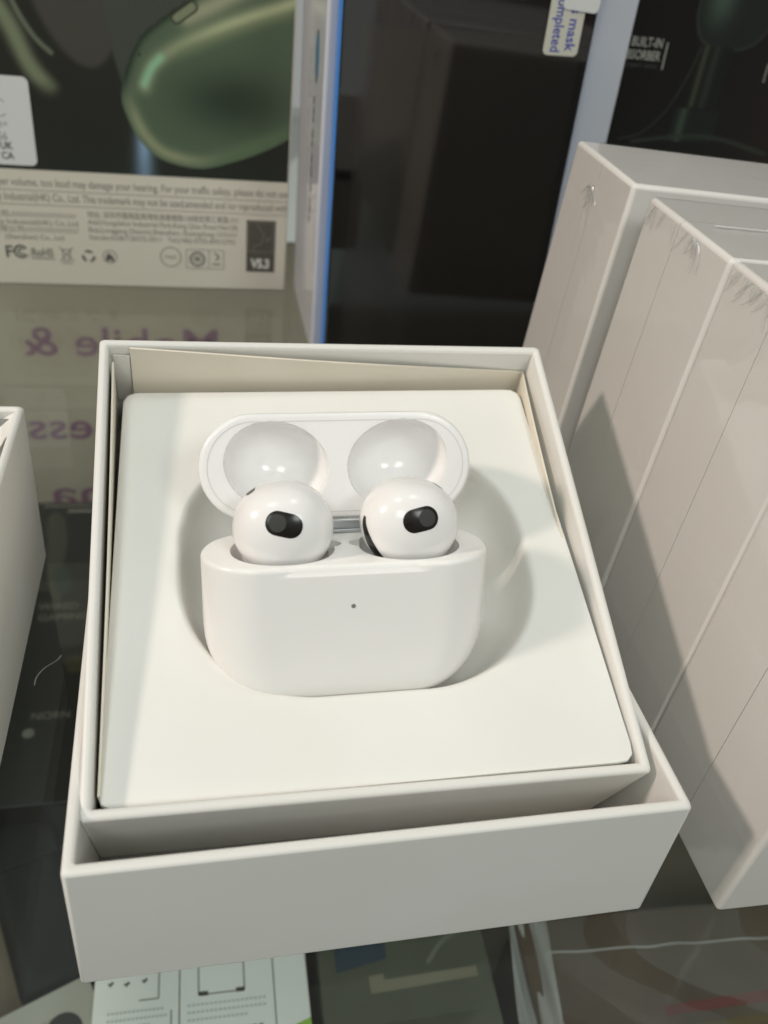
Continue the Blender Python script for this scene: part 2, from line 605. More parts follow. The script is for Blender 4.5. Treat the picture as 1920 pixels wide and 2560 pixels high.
for inset, drop in ((0.25, 5.0), (0.05, 1.2), (0.0, 0.55), (0.15, 0.12), (0.5, 0.0)):
    rings.append(outer_ring(inset, drop))
last = rings[-1]
well0 = rr_polar(36.4, 30.7, 26.5, NI, *WC)
for k in range(1, 9):
    t = k / 9
    rings.append([(a[0] + (b[0] - a[0]) * t, a[1] + (b[1] - a[1]) * t, ins_z(a[0] + (b[0] - a[0]) * t, a[1] + (b[1] - a[1]) * t)) for a, b in zip(last, well0)])
prof = [(0, 0.0), (0.35, 0.05), (0.7, 0.2), (1.05, 0.5), (1.35, 1.0), (1.7, 2.2), (2.1, 4.0), (2.6, 6.0), (3.3, 8.0), (4.3, 10.0), (5.6, 11.7), (7.2, 13.0), (9.2, 13.9), (11.5, 14.35), (14, 14.5), (20, 14.5), (27, 14.5)]
for inset, drop in prof:
    rg = rr_polar(36.4 - inset, 30.7 - inset, max(26.5 - inset, 3), NI, *WC)
    rings.append([(u, v, ins_z(u, v) - (ins_z(u, v) - 12.2) * drop / 14.5) for u, v in rg])
loft('moulded_card', rings, INSERT, ins, cap0=False, cap1=True, sharp=50)

# ================================================================== earbuds case
CW, CD, CH = 53.0, 20.6, 29.4                       # width, depth, height of the lower shell
LID_H = 15.6
CM = UM @ Matrix.Translation(Vector((47.0, 24.2, 18.0)) * K) @ Matrix.Rotation(math.radians(-1.7), 4, 'Y') @ Matrix.Rotation(math.radians(-42.0), 4, 'X')
case = empty('earbuds_case', label='glossy white earbuds charging case with open lid, standing in the insert hollow', cat='earbuds case')
case.matrix_world = CM


def stadium(hw, hd, na=30, nf=34):
    """cross-section of the shell: flat flanks and round ends"""
    fx = max(hw - hd, 0.05)
    pts = []
    for i in range(na):
        a = -math.pi / 2 + math.pi * i / na
        pts.append((fx + hd * math.cos(a), hd * math.sin(a)))
    for i in range(nf):
        pts.append((fx - 2 * fx * i / nf, hd))
    for i in range(na):
        a = math.pi / 2 + math.pi * i / na
        pts.append((-fx + hd * math.cos(a), hd * math.sin(a)))
    for i in range(nf):
        pts.append((-fx + 2 * fx * i / nf, -hd))
    return pts


def shell_rings(h, top_r, bot_r, bot_rd, lip=0.45, notch=False):
    rings = []
    zs = [0.0]
    for k in range(1, 19):
        zs.append(bot_r * (1 - math.cos(math.pi / 2 * k / 18)))
    zs = [z for z in zs if z < h - 2.2]
    zs += list(np.linspace(zs[-1], h - 2.0, 6)[1:])
    zs += [h - 1.7, h - 1.4, h - 1.1, h - lip, h - 0.62 * lip, h - 0.34 * lip, h - 0.14 * lip, h - 0.035 * lip, h]
    for z in zs:
        if z < bot_r:
            q = (bot_r - z) / bot_r
            hw = CW / 2 - bot_r + bot_r * (1 - q ** 2.25) ** (1 / 2.25)
        else:
            hw = CW / 2
        if z < bot_rd:
            q = (bot_rd - z) / bot_rd
            hd = CD / 2 - bot_rd + bot_rd * math.sqrt(max(1 - q * q, 0))
        else:
            hd = CD / 2
        top = h - z
        ins_ = 0.0 if top >= lip else lip - math.sqrt(max(lip * lip - (lip - top) ** 2, 0))
        ring = []
        for x, y in stadium(max(hw - ins_, 1.0), max(hd - ins_, 0.6)):
            if notch and y < 0 and top < 1.75:
                k = 1 - float(sm(10.6, 13.8, abs(x - 0.3)))
                y += 0.7 * k * float(sm(1.75, 1.2, top)) * (0.45 + 0.55 * (1.75 - top) / 1.75)
            ring.append((x, y, z))
        rings.append(ring)
    return rings


def egg(name, c, rad, rot=(0, 0, 0), p=2.0, taper=0.0, nu=40, nv=28):
    R3 = Matrix.Rotation(rot[2], 3, 'Z') @ Matrix.Rotation(rot[1], 3, 'Y') @ Matrix.Rotation(rot[0], 3, 'X')
    rings = []
    for j in range(nv + 1):
        ph = math.pi * j / nv - math.pi / 2
        ph = max(min(ph, math.pi / 2 - 0.02), -math.pi / 2 + 0.02)
        rg = []
        for i in range(nu):
            a = 2 * math.pi * i / nu
            e = 2 / p
            cc = lambda v: math.copysign(abs(v) ** e, v)
            k = 1 + taper * math.sin(ph)
            v = Vector((rad[0] * cc(math.cos(ph)) * cc(math.cos(a)) * k, rad[1] * cc(math.cos(ph)) * cc(math.sin(a)) * k, rad[2] * cc(math.sin(ph))))
            v = R3 @ v + Vector(c)
            rg.append(tuple(v))
        rings.append(rg)
    return loft(name, rings, None, None)


def carve(o, cutters):
    for c in cutters:
        md = o.modifiers.new('cut', 'BOOLEAN')
        md.operation = 'DIFFERENCE'
        md.solver = 'EXACT'
        md.object = c
    bpy.context.view_layer.update()
    me = evaluated(o)
    o.modifiers.clear()
    old = o.data
    o.data = me
    bpy.data.meshes.remove(old)
    for c in cutters:
        bpy.data.objects.remove(c)
    me.polygons.foreach_set('use_smooth', [True] * len(me.polygons))
    me.set_sharp_from_angle(angle=math.radians(32))


shell = loft('lower_shell', shell_rings(CH, 0, 16.4, 8.2, lip=0.8, notch=True), SHELLW, None)
BX, BZ = 11.6, CH + 4.2                             # where the bud heads sit
cut = []
for s in (-1, 1):
    cut.append(egg('cutter', (s * (BX + 0.15), -0.2, BZ - 4.2), (9.5, 8.4, 9.2), p=2.15))
    cut.append(egg('cutter', (s * (BX - 8.6), 1.6, CH + 0.1), (2.3, 1.7, 3.0)))
carve(shell, cut)
shell.parent = case
# shallow pan between the holes, hinge and lamp
led = from_pd('status_lamp', [(0.42 * math.cos(2 * math.pi * i / 20) - 0.1, -CD / 2 - 0.03, CH - 7.6 + 0.42 * math.sin(2 * math.pi * i / 20)) for i in range(20)], [tuple(range(20))], LEDM, case)
box('hinge', (-5.2, CD / 2 - 2.1, CH + 0.05), (5.2, CD / 2 - 0.3, CH + 2.4), STEEL, case, bev=0.35)
box('hinge_leaf', (-4.6, CD / 2 - 3.0, CH + 0.02), (4.6, CD / 2 - 2.2, CH + 0.7), STEEL, case, bev=0.2)

# lid: the same shell upside down, opened about the hinge
lr = [[(x, y, LID_H - z) for x, y, z in ring] for ring in shell_rings(LID_H, 0, 15.4, 8.0, lip=0.85)]
lid = loft('lid', lr, GLOSSW, None)
cut = []
for s in (-1, 1):
    cut.append(egg('cutter', (s * (BX + 0.2), -0.3, 0.4), (10.1, 8.5, 10.8), rot=(0, s * 0.18, s * -0.25), p=2.05))
carve(lid, cut)
OPEN = math.radians(-101)
LM = Matrix.Translation(Vector((0, CD / 2 - 0.6, CH + 2.7)) * K) @ Matrix.Rotation(OPEN, 4, 'X') @ Matrix.Translation(Vector((0, -(CD / 2 - 0.6), 0.0)) * K)
lid.parent = case
lid.matrix_local = LM
# thin inner frame line round the lid's mouth
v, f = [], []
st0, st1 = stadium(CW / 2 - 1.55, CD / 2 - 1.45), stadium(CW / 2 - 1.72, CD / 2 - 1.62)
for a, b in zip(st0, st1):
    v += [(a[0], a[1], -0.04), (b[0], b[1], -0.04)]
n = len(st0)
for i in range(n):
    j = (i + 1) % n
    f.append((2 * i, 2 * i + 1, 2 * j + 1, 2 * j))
seam = from_pd('frame_seam', v, f, mat('seam_line', (0.70, 0.69, 0.67), 0.5), lid, smooth=False)


# ================================================================== the two earbuds
def bud(side, label):
    o = empty('earbud', label=label, cat='earbud', group='earbuds in the charging case')
    o.matrix_world = CM @ Matrix.Translation(Vector((side * BX, -0.35, BZ)) * K)
    rad = (9.15, 7.9, 8.35)
    R3 = Matrix.Rotation(side * 0.12, 3, 'Y')
    pw = 2.3

    def surf(d, lift=0.0):
        """point of the head in direction d"""
        d = Vector(d).normalized()
        k = 1.0 / ((abs(d.x / rad[0]) ** pw + abs(d.y / rad[1]) ** pw + abs(d.z / rad[2]) ** pw) ** (1 / pw))
        # a little narrower towards the stem
        p = d * k
        p.x *= 1 + 0.012 * p.z * (1 if p.z < 0 else 0.6) * (1 if p.z < 0 else -1)
        q = p + d * lift
        return R3 @ q

    rings = []
    for j in range(37):
        ph = math.pi * j / 36 - math.pi / 2
        ph = max(min(ph, math.pi / 2 - 0.015), -math.pi / 2 + 0.015)
        rings.append([tuple(surf((math.cos(ph) * math.cos(2 * math.pi * i / 56), math.cos(ph) * math.sin(2 * math.pi * i / 56), math.sin(ph)))) for i in range(56)])
    loft('head', rings, SATINW, o)
    # stem going down into the case
    rings = []
    for z, r in ((-3, 2.9), (-8, 2.9), (-18, 2.8), (-22, 2.75), (-23, 2.3)):
        rings.append([(side * 4.6 + r * math.cos(2 * math.pi * i / 24), 1.0 + r * math.sin(2 * math.pi * i / 24), z) for i in range(24)])
    loft('stem', rings, GLOSSW, o)

    def patch(name, d0, wd, ht, tilt, m, lift, off=0.0, parent=o):
        d0 = Vector(d0).normalized()
        up = Vector((0, 0, 1)) if abs(d0.z) < 0.95 else Vector((0, 1, 0))
        rx = up.cross(d0).normalized()
        rx = -rx if rx.x < 0 and abs(d0.y) > 0.4 else rx
        ry = d0.cross(rx).normalized()
        if ry.z < 0:
            ry = -ry
        a = tilt
        ex, ey = rx * math.cos(a) + ry * math.sin(a), -rx * math.sin(a) + ry * math.cos(a)
        c = surf(d0)
        c = R3.transposed() @ c + ex * off
        pts = rrect(-wd / 2, wd / 2, -ht / 2, ht / 2, min(wd, ht) / 2 * 0.98, 10)
        dense = []
        for p_, q_ in zip(pts, pts[1:] + pts[:1]):
            n_ = max(1, int(math.hypot(q_[0] - p_[0], q_[1] - p_[1]) / 0.35))
            dense += [(p_[0] + (q_[0] - p_[0]) * k_ / n_, p_[1] + (q_[1] - p_[1]) * k_ / n_) for k_ in range(n_)]
        pts = dense
        verts, faces = [], []
        nr = 5
        for k in range(nr + 1):
            s = k / nr
            for (x, y) in pts:
                q = c + ex * x * s + ey * y * s
                verts.append(tuple(surf(q, lift)))
        n = len(pts)
        for k in range(nr):
            for i in range(n):
                j = (i + 1) % n
                if k == 0:
                    faces.append((i, n + j, n + i))
                else:
                    faces.append((k * n + i, k * n + j, (k + 1) * n + j, (k + 1) * n + i))
        return from_pd(name, verts, faces, m, parent)

    nz = (0.03 if side > 0 else 0.0, -1, 0.40)
    tl = 0.32 if side > 0 else -0.38
    patch('speaker_mesh', nz, 6.9, 4.4, tl, BLACKMESH, 0.05)
    patch('mesh_disc', nz, 3.1, 3.1, tl, GREYMESH, 0.08, off=side * 1.25)
    patch('top_vent', (side * 0.72, 0.42, 0.95), 7.0, 2.0, side * -0.5, BLACKMESH, 0.05)
    # curved slot low on the flank that faces the other bud
    a0, a1 = (76, 47) if side > 0 else (122, 96)
    verts, faces = [], []
    NS, NW = 16, 4
    for j in range(NS + 1):
        t = j / NS
        az = math.radians(a0 + (a1 - a0) * t ** 1.2)
        el = math.radians(8 - 58 * t)
        hw = math.radians(1.2 + 8.0 * math.sin(math.pi * min(t * 0.62 + 0.06, 1)))
        for i in range(NW + 1):
            z_ = az + hw * (2 * i / NW - 1)
            verts.append(tuple(surf((-side * math.sin(z_) * math.cos(el), -math.cos(z_) * math.cos(el), math.sin(el)), 0.06)))
    for j in range(NS):
        for i in range(NW):
            k = j * (NW + 1) + i
            faces.append((k, k + 1, k + NW + 2, k + NW + 1))
    from_pd('flank_vent', verts, faces, BLACKMESH, o)
    return o


bud(-1, 'left white earbud in the case, its oval black mesh sloping down to the right')
bud(1, 'right white earbud in the case, its oval black mesh sloping up to the right')

# ================================================================== sealed boxes on the right
BT, BH, BW = 37.2, 103.3, 101.0


def sealed(loc, label, seam_at, yaw=0.04, star=False, lean=2.83, hem=True, top_hem=0.5):
    o = empty('sealed_box', loc, (0, math.radians(lean), math.radians(yaw)), label, 'box', 'sealed white boxes standing on edge')
    s = BT * seam_at
    # one rounded box parted along the seam where the lid meets the base
    for nm, y0, y1 in (('lid_half', None, s - 0.07), ('base_half', s + 0.07, None)):
        bm = bmesh.new()
        bmesh.ops.create_cube(bm, size=1)
        for v in bm.verts:
            v.co = Vector(((v.co.x + 0.5) * BW, (v.co.y + 0.5) * BT, (v.co.z + 0.5) * BH)) * K
        bmesh.ops.bevel(bm, geom=list(bm.edges), offset=1.1 * K, segments=4, profile=0.5, affect='EDGES')
        geo = list(bm.verts) + list(bm.edges) + list(bm.faces)
        r_ = bmesh.ops.bisect_plane(bm, geom=geo, plane_co=(0, (y1 if y0 is None else y0) * K, 0), plane_no=(0, 1, 0), clear_outer=y0 is None, clear_inner=y1 is None)
        bmesh.ops.contextual_create(bm, geom=[e_ for e_ in r_['geom_cut'] if isinstance(e_, bmesh.types.BMEdge)])
        me = bpy.data.meshes.new(nm)
        bm.to_mesh(me)
        bm.free()
        link(nm, me, SEALED, o, 50)
        flat_faces(me)
    rnd = random.Random(sum(map(ord, label)))
    # shrink film: gathers into fans of creases at the upper corner, tight elsewhere
    creases = [(rnd.uniform(-1.4, 1.4), rnd.uniform(0.25, 0.8), rnd.uniform(0, 6.28), rnd.uniform(2.0, 7)) for _ in range(9)]

    def wrinkle(a, b):
        """a, b mm from the fan's centre"""
        r = math.hypot(a, b) + 0.3
        th = math.atan2(b, a)
        h_ = sum(k[1] * math.sin(k[3] * 1.5 * th + k[2] + 0.12 * r) for k in creases) / 3
        return 0.32 * h_ * math.exp(-r / 9.5) * min(1, r / 2.0)

    def face(sx, ty):
        y = 0.6 + (BT - 1.2) * sx
        z = 1.0 + (BH - 1.9) * ty
        d = wrinkle(y - BT * 0.42, z - (BH - 4)) if not star else wrinkle(y - BT * 0.55, z - (BH - 8))
        return (-0.22 - abs(d), y, z)
    sheet('shrink_film', face, 80, 180, FILM, o, sharp=80)
    sheet('film_top', lambda sx, ty: (0.8 + (BW - 2) * sx, 0.6 + (BT - 1.2) * ty, BH + 0.2 + abs(wrinkle((0.8 + 99 * sx) * 0.9 - 2, 0.6 + 36 * ty - BT * 0.45)) * 0.8), 70, 24, FILM, o, sharp=80)
    if hem:
        rr_ = random.Random(3)
        jit = [rr_.uniform(-0.16, 0.16) for _ in range(200)]
        sheet('heat_seal', lambda sx, ty: (6 + 94 * sx, BT * top_hem + jit[int(sx * 94)] + 0.55 * (ty - 0.5) * (1 + jit[int(sx * 94) + 50] * 3), BH + 0.45 + 0.25 * math.sin(ty * 3.14)), 94, 2, HEM, o)
    # little gathered knots of film at the corner
    for k in range(14 if star else 11):
        a = rnd.uniform(-2.9, -0.25) if star else rnd.uniform(-2.2, -0.7)
        L_ = rnd.uniform(2.5, 7.5)
        y0, z0 = (BT * 0.55, BH - 6.5) if star else (BT * rnd.uniform(0.3, 0.95), BH - 0.9)
        y1, z1 = y0 + L_ * math.cos(a), z0 + L_ * math.sin(a)
        y1 = min(max(y1, 1), BT - 1)
        wv = rnd.uniform(0.25, 0.8)
        hgt = rnd.uniform(0.25, 0.7)
        cv = rnd.uniform(-1.6, 1.6)
        sheet('film_crease', lambda sx, ty: (-0.3 - hgt * math.sin(math.pi * ty) * (1 - 0.8 * sx), y0 + (y1 - y0) * sx + cv * math.sin(math.pi * sx) * 0.5 + (ty - 0.5) * wv * 2 * math.sin(math.pi * (0.15 + 0.85 * sx)) ** 0.7, z0 + (z1 - z0) * sx), 12, 5, CREASE, o, sharp=80)
    return o


BX0, BY0 = 98.78, 77.11
sealed((BX0, BY0, 0.05), 'sealed white box nearest the camera at the right edge, standing on edge', 0.5)
sealed((BX0 + 0.2, BY0 + BT + 0.05, 0.05), 'sealed white box directly behind the nearest one in the row', 0.52, yaw=-0.2)
sealed((BX0, BY0 + 2 * BT + 0.2, 0.05), 'second sealed white box from the back of the row, film creased at its corner', 0.58, yaw=0.3)
sealed((BX0 - 0.6, BY0 + 3 * BT + 8.6, 0.05), 'rearmost sealed white box, set apart by a gap, star-shaped film pucker', 0.5, star=True, hem=False)

# ================================================================== headphone carton, back left
hp = empty('headphone_carton', (-14, 370, 0.05), (0, 0, 0), 'carton printed with green headphones, at the back left behind the tray', 'carton')
box('carton_body', (-96, 0, 0), (57.2, 75, 210), BOXWHITE, hp, bev=0.7)
CUP = spline([(62, 150), (30, 135), (9.9, 113), (1.7, 106.9), (-7.3, 100.3), (-13.2, 94.7), (-17.8, 85.9), (-20.5, 76.3), (-19.6, 69.9), (-15.1, 60.2), (-6.7, 52.9), (7.4, 50.2), (20, 53.2), (32.6, 58.1), (42.5, 63.6), (60, 76), (76, 100), (78, 130)], 5, True)


def hp_art(X, Z):
    X = X - 14                                    # carton mm -> drawing mm
    C = np.zeros(X.shape + (3,)) + np.array([36, 37, 33.])
    C = mix(C, (30, 40, 33), sm(60, 30, Z) * sm(-60, -30, X))
    # woven ear cushions
    d = polysdf(X, Z, spline([(-60, 150), (-52, 112), (-46, 96), (-38, 86), (-30, 83), (-23, 88), (-18, 100), (-14, 125), (-20, 160)], 5, True))
    weave = (np.sin(X * 4.2 + Z * 1.2) * np.sin(Z * 4.0 - X * 1.0))
    C = mix(C, (62, 61, 56), sm(0.6, -2.5, d))
    C += (weave * 15 * sm(80, 92, Z) * sm(0, -2, d))[..., None]
    d = polysdf(X, Z, spline([(-24, 160), (-26, 112), (-23.5, 92), (-19, 76), (-15, 76), (-5, 95), (10, 115), (10, 160)], 5, True))
    C = mix(C, (60, 64, 58), sm(0.4, -1.2, d))
    C += (np.sin(X * 4.6 + np.sin(Z)) * np.sin(Z * 4.4) * 20 * sm(0, -1.5, d) * sm(76, 88, Z))[..., None]
    # pale band arm at the left
    d = linedist(X, Z, spline([(-72, 118), (-63, 106), (-57, 96), (-52, 84), (-46, 76)], 8))
    C = mix(C, (122, 132, 104), sm(5.5, 0.5, d) * sm(70, 80, Z) * 0.8)
    d = linedist(X, Z, spline([(-60, 125), (-56, 106), (-50, 94), (-44, 88)], 8))
    C = mix(C, (104, 112, 96), sm(1.5, 0.2, d) * 0.8)
    # cold streak of light in the picture, left of the cup
    ax = -13.5 + (Z - 46) * 0.02
    st = np.exp(-((X - ax) / (2.6 + 0.05 * (72 - Z))) ** 2) * sm(77, 62, Z)
    C = mix(C, (118, 146, 172), np.clip(st, 0, 1) * (0.75 + 0.25 * sm(46, 60, Z)))
    # ear cup
    e = polysdf(X, Z, CUP)
    dep = -e
    inside = sm(0.25, -0.25, e)
    cup = np.zeros_like(C) + np.array([76, 90, 72.])
    cup = mix(cup, (46, 56, 45), np.exp(-(((X - 20) / 20) ** 2 + ((Z - 76) / 11) ** 2)))
    cup = mix(cup, (132, 138, 108), np.exp(-((dep - 3.0) / 2.2) ** 2) * sm(82, 64, Z) * sm(26, -4, X) * 0.85)
    cup = mix(cup, (88, 108, 80), np.exp(-((dep - 3.0) / 3.5) ** 2) * sm(6, 30, X) * sm(75, 60, Z) * 0.8)
    l1 = linedist(X, Z, spline([(-12, 79), (-8.7, 86.5), (0, 93), (11.4, 98.5), (26, 104.5), (39.6, 109.5), (62, 119)], 8))
    k1 = np.exp(-(l1 / 2.7) ** 2)
    cup = mix(cup, (158, 164, 130), k1 * (0.55 + 0.45 * sm(-6, 22, X)))
    l0 = linedist(X, Z, spline([(-12, 80), (-9.2, 85.5), (-6, 89)], 8))
    cup = mix(cup, (128, 176, 144), np.exp(-(l0 / 1.6) ** 2) * 0.8)
    l2 = linedist(X, Z, spline([(4, 103), (16, 109), (34, 119)], 8))
    cup = mix(cup, (148, 148, 122), np.exp(-(l2 / 3.2) ** 2) * 0.85)
    l3 = linedist(X, Z, spline([(2, 91), (20, 99.5), (44, 108)], 8))
    cup = mix(cup, (96, 108, 80), np.exp(-(l3 / 2.0) ** 2) * 0.45)
    cup = mix(cup, (38, 48, 40), np.exp(-(dep / 1.7) ** 2) * sm(72, 84, Z) * sm(16, 2, X))
    # slider button
    bx, bz = X - 3.0, Z - 104.5
    ca, sa = math.cos(0.62), math.sin(0.62)
    u, v_ = bx * ca + bz * sa, -bx * sa + bz * ca
    bd = np.hypot(np.maximum(np.abs(u) - 3.4, 0), v_) - 1.7
    cup = mix(cup, (112, 118, 94), sm(0.3, -0.4, bd))
    cup = mix(cup, (44, 50, 40), sm(0.5, 0.15, np.abs(bd)))
    cup = mix(cup, (30, 34, 30), sm(0.6, 0.3, np.hypot(X + 13.2, Z - 89.7)))
    return mix(C, (0, 0, 0), inside) + cup * inside[..., None]


art('headphone_picture', -95.2, 56.5, 46.6, 150, 300, 210, hp_art, hp, -0.12, 1.18)
HT = lambda x, z: T(x + 14, -0.15, z) @ STAND
text('warning_line', 'per volume, too loud may damage your hearing. For your traffic safety, please do not use', 4.3, GREYINK, hp, HT(-68.6, 40.4), width=111.5)
text('trademark_line', 'y Industrial(HK) Co., Ltd. This trademark may not be used,amended and /or reproduced with', 4.3, GREYINK, hp, HT(-69.0, 34.7), width=111.8)
strokes('rule', [[(-82, 38.7), (43, 38.7)]], 0.22, GREYINK, hp, HT(0, 0))
strokes('rule', [[(-82, 33.1), (43, 33.1)]], 0.22, GREYINK, hp, HT(0, 0))
for i, s in enumerate(('\u516c\u53f8:////////////////////////////', 'ssey Industrial(HK) Co.,Ltd', '\u6709\u9650\u516c\u53f8:///////////////////////', '(Shenzhen) Co., Ltd')):
    text('maker_line', s, 2.9, GREYINK, hp, HT((-72, -73, -73, -68.5)[i], 28.2 - i * 3.0), width=(31, 32.5, 32.5, 22)[i])
for i, s in enumerate(('\u5730\u5740: \u6df1\u5733\u5e02\u9f8d\u5d17\u5340\u5357\u7063\u8857\u9053\u5eb7\u6a4b\u8def128\u865f\u5b8f\u5fb7\u5de5\u696d\u5712 /////', 'Add:Hongdehui Industrial Park,Kang Qiao Road No128,', 'Buji,Longgang District,Shenzhen, Guangdong ///////////', 'Standard:GB/T26572-2011   Tel:(+86) 0755-89512792')):
    text('address_line', s, 2.9, GREYINK, hp, HT(-36.6, 29.2 - i * 3.05), width=(59.5, 59.5, 58.8, 58.2)[i])
text('fc_mark', 'F', 6.8, DARKINK, hp, HT(-69.4, 11.6), bold=0.12)
ring2d('fc_ring', (-63.3, 14.0), 2.0, 2.8, DARKINK, hp, HT(0, 0))
ring2d('fc_ring', (-63.0, 14.0), 0.9, 1.5, DARKINK, hp, HT(0, 0))
poly('fc_gap', [(-62.2, 13.0), (-60, 12.6), (-60, 15.4), (-62.2, 15.0)], BOXWHITE, hp, T(14, -0.22, 0) @ STAND)
text('rohs_mark', 'RoHS', 4.6, GREYINK, hp, HT(-59.4, 12.4), sx=0.78, bold=0.14)
strokes('rohs_rule', [[(-59.4, 11.4), (-50.6, 11.4)]], 0.5, GREYINK, hp, HT(0, 0))
strokes('bin_mark', [[(-48.6, 16.4), (-43.2, 10.6)], [(-43.2, 16.4), (-48.6, 10.6)], [(-47.6, 15.4), (-44.4, 15.4), (-44.9, 10.9), (-47.1, 10.9), (-47.6, 15.4)], [(-48.2, 9.8), (-43.8, 9.8)]], 0.35, GREYINK, hp, HT(0, 0))
for k in range(3):
    a = math.radians(90 + 120 * k)
    p = lambda r, b: (-37.4 + r * math.cos(b), 12.9 + r * math.sin(b))
    strokes('recycle_mark', [[p(2.3, a - 0.75), p(2.2, a), p(2.3, a + 0.55)]], 0.95, DARKINK, hp, HT(0, 0))
ring2d('flame_ring', (-29.1, 13.0), 2.5, 2.75, DARKINK, hp, HT(0, 0))
poly('flame_mark', [(-30.7, 11.2), (-30.6, 13.0), (-29.4, 14.8), (-28.9, 13.9), (-27.9, 13.4), (-27.5, 11.2), (-28.4, 11.0), (-28.9, 12.4), (-29.5, 11.1)], DARKINK, hp, HT(0, 0))
ring2d('pass_ring', (-4.7, 13.8), 3.9, 4.3, GREYINK, hp, HT(0, 0))
text('pass_mark', 'PASS', 2.2, GREYINK, hp, HT(-4.7, 13.0), align='CENTER')
strokes('badge_frame', [[(1.7, 9.2), (17.0, 9.2), (17.0, 17.2), (1.7, 17.2), (1.7, 9.2)], [(11.0, 9.2), (11.0, 17.2)]], 0.28, GREYINK, hp, HT(0, 0))
ring2d('badge_ring', (6.2, 13.2), 2.2, 3.3, GREYINK, hp, HT(0, 0))
poly('badge_core', [(5.0, 12.2), (7.4, 12.2), (7.4, 14.4), (5.0, 14.4)], GREYINK, hp, HT(0, 0))
strokes('badge_hook', [[(13.2, 15.8), (14.6, 15.3), (15.0, 14.0), (13.6, 13.0)], [(12.4, 11.2), (15.6, 11.2)]], 0.8, GREYINK, hp, HT(0, 0))
poly('version_panel', [(26.4, 8.5), (38.3, 8.5), (38.3, 30.6), (26.4, 30.6)], mat('panel_ink', (0.10, 0.09, 0.075), 0.6), hp, HT(0, 0))
VT = T(14, -0.22, 0) @ STAND
strokes('panel_frame', [[(27.2, 17.3), (37.5, 17.3), (37.5, 29.8), (27.2, 29.8), (27.2, 17.3)]], 0.2, GREYINK, hp, VT)
strokes('face_outline', [spline([(30.6, 29.8), (31.6, 27.6), (33.0, 25.6), (33.9, 24.6), (33.0, 23.9), (33.0, 22.6), (32.6, 21.2), (31.6, 20.3), (29.9, 19.8), (29.3, 17.4)], 4), [(34.4, 23.0), (36.6, 23.9)], [(34.4, 22.5), (36.3, 22.5)], [(34.4, 21.9), (35.4, 21.5)]], 0.24, GREYINK, hp, VT)
text('version_mark', 'V5.3', 5.4, WHITEINK, hp, T(32.4 + 14, -0.24, 10.3) @ STAND, align='CENTER', sx=0.78, bold=0.28)
stk = poly('info_sticker', rrect(-92, -53.0, 48.0, 79.4, 2.2), STICKER, hp, T(14, -0.35, 0) @ STAND @ Matrix.Rotation(0, 4, 'Z'))
SK = T(14, -0.42, 0) @ STAND
strokes('sticker_box', [rrect(-74, -62.3, 65.5, 71.2, 1.0, 4)], 0.3, GREYINK, hp, SK)
text('sticker_line', 'Lit+', 3.4, GREYINK, hp, T(14 - 67.2, -0.42, 61.6) @ STAND)
text('sticker_line', 'A/56', 4.2, GREYINK, hp, T(14 - 69.4, -0.42, 57.0) @ STAND, sx=0.85)
text('sticker_mark', 'UK\nCA', 3.6, DARKINK, hp, T(14 - 65.6, -0.42, 53.8) @ STAND, sx=0.9, bold=0.08)

# ================================================================== phone carton with the phone in front
pc = empty('phone_carton', (47.4, 312, 0.05), (0, math.radians(-0.75), 0), 'glossy white phone carton behind the black phone, lettering down its side', 'carton')
box('carton_body', (0, 0, 0), (102.5, 62, 172), SATINBOX, pc, bev=1.3, seg=4)
SIDE = Matrix.Rotation(-math.pi / 2, 4, 'Z') @ STAND           # text plane -> left flank (normal -x)
DOWN = Matrix.Rotation(-math.pi / 2, 4, 'Z')                   # reads downward
ring2d('side_logo', (0, 0), 0, 3.6, TEALINK, pc, T(-0.06, 18.0, 101) @ SIDE, sy=2.0)
ring2d('side_logo_ring', (0, 0), 3.6, 4.2, DARKINK, pc, T(-0.08, 18.0, 101) @ SIDE, sy=2.0)
# the lettering down the side is too foreshortened to read: rows of short ink marks
rs = random.Random(11)
for nm, yy, z0, z1, wd_, ink in (('side_title', 20.5, 88, 42, 2.6, DARKINK), ('side_line', 34.0, 101, 40, 1.1, GREYINK)):
    marks, z_ = [], z0
    while z_ > z1:
        L_ = rs.uniform(1.2, 4.2)
        marks.append([(0, z_), (rs.uniform(-0.3, 0.3), z_ - L_)])
        z_ -= L_ + rs.choice((0.7, 0.9, 2.4))
    strokes(nm, marks, wd_, ink, pc, T(-0.08, yy, 0) @ SIDE)

ph = empty('smartphone', (50.8, 302.6, 0.4), (0, math.radians(-1.0), 0), 'black-screened blue-edged smartphone standing upright against the white carton', 'smartphone')
box('frame', (0, 1.0, 0), (82.4, 9.0, 166), PHONEBLUE, ph, bev=1.6, seg=4)
sc_ = box('screen', (0.5, 0.1, 0.5), (81.9, 1.6, 165.5), SCREEN, ph, bev=0.6, seg=3)
box('film_layer', (6.2, -0.03, 5), (78.8, 0.06, 115.5), mat('screen_film', (0.012, 0.010, 0.008), 0.09, 1.0), ph)
ring2d('camera_ring', (56.5, 127.2), 0.9, 2.2, mat('camera_ring_grey', (0.04, 0.04, 0.04), 0.2), ph, T(0, 0.02, 0) @ STAND)
lb = empty('mask_label', (50.8, 302.0, 0.4), (0, math.radians(-1.0), 0), 'white peel-off tab with blue lettering, stuck at the right edge of the phone screen', 'label')
LT = T(71.4, 0.1, 118.2) @ STAND @ Matrix.Rotation(math.radians(0), 4, 'Z')
poly('tab', rrect(-5.9, 5.9, -7.8, 30, 1.6), mat('tab_paper', (0.66, 0.65, 0.56), 0.5), lb, LT)
RD = Matrix.Rotation(math.radians(-90), 4, 'Z')
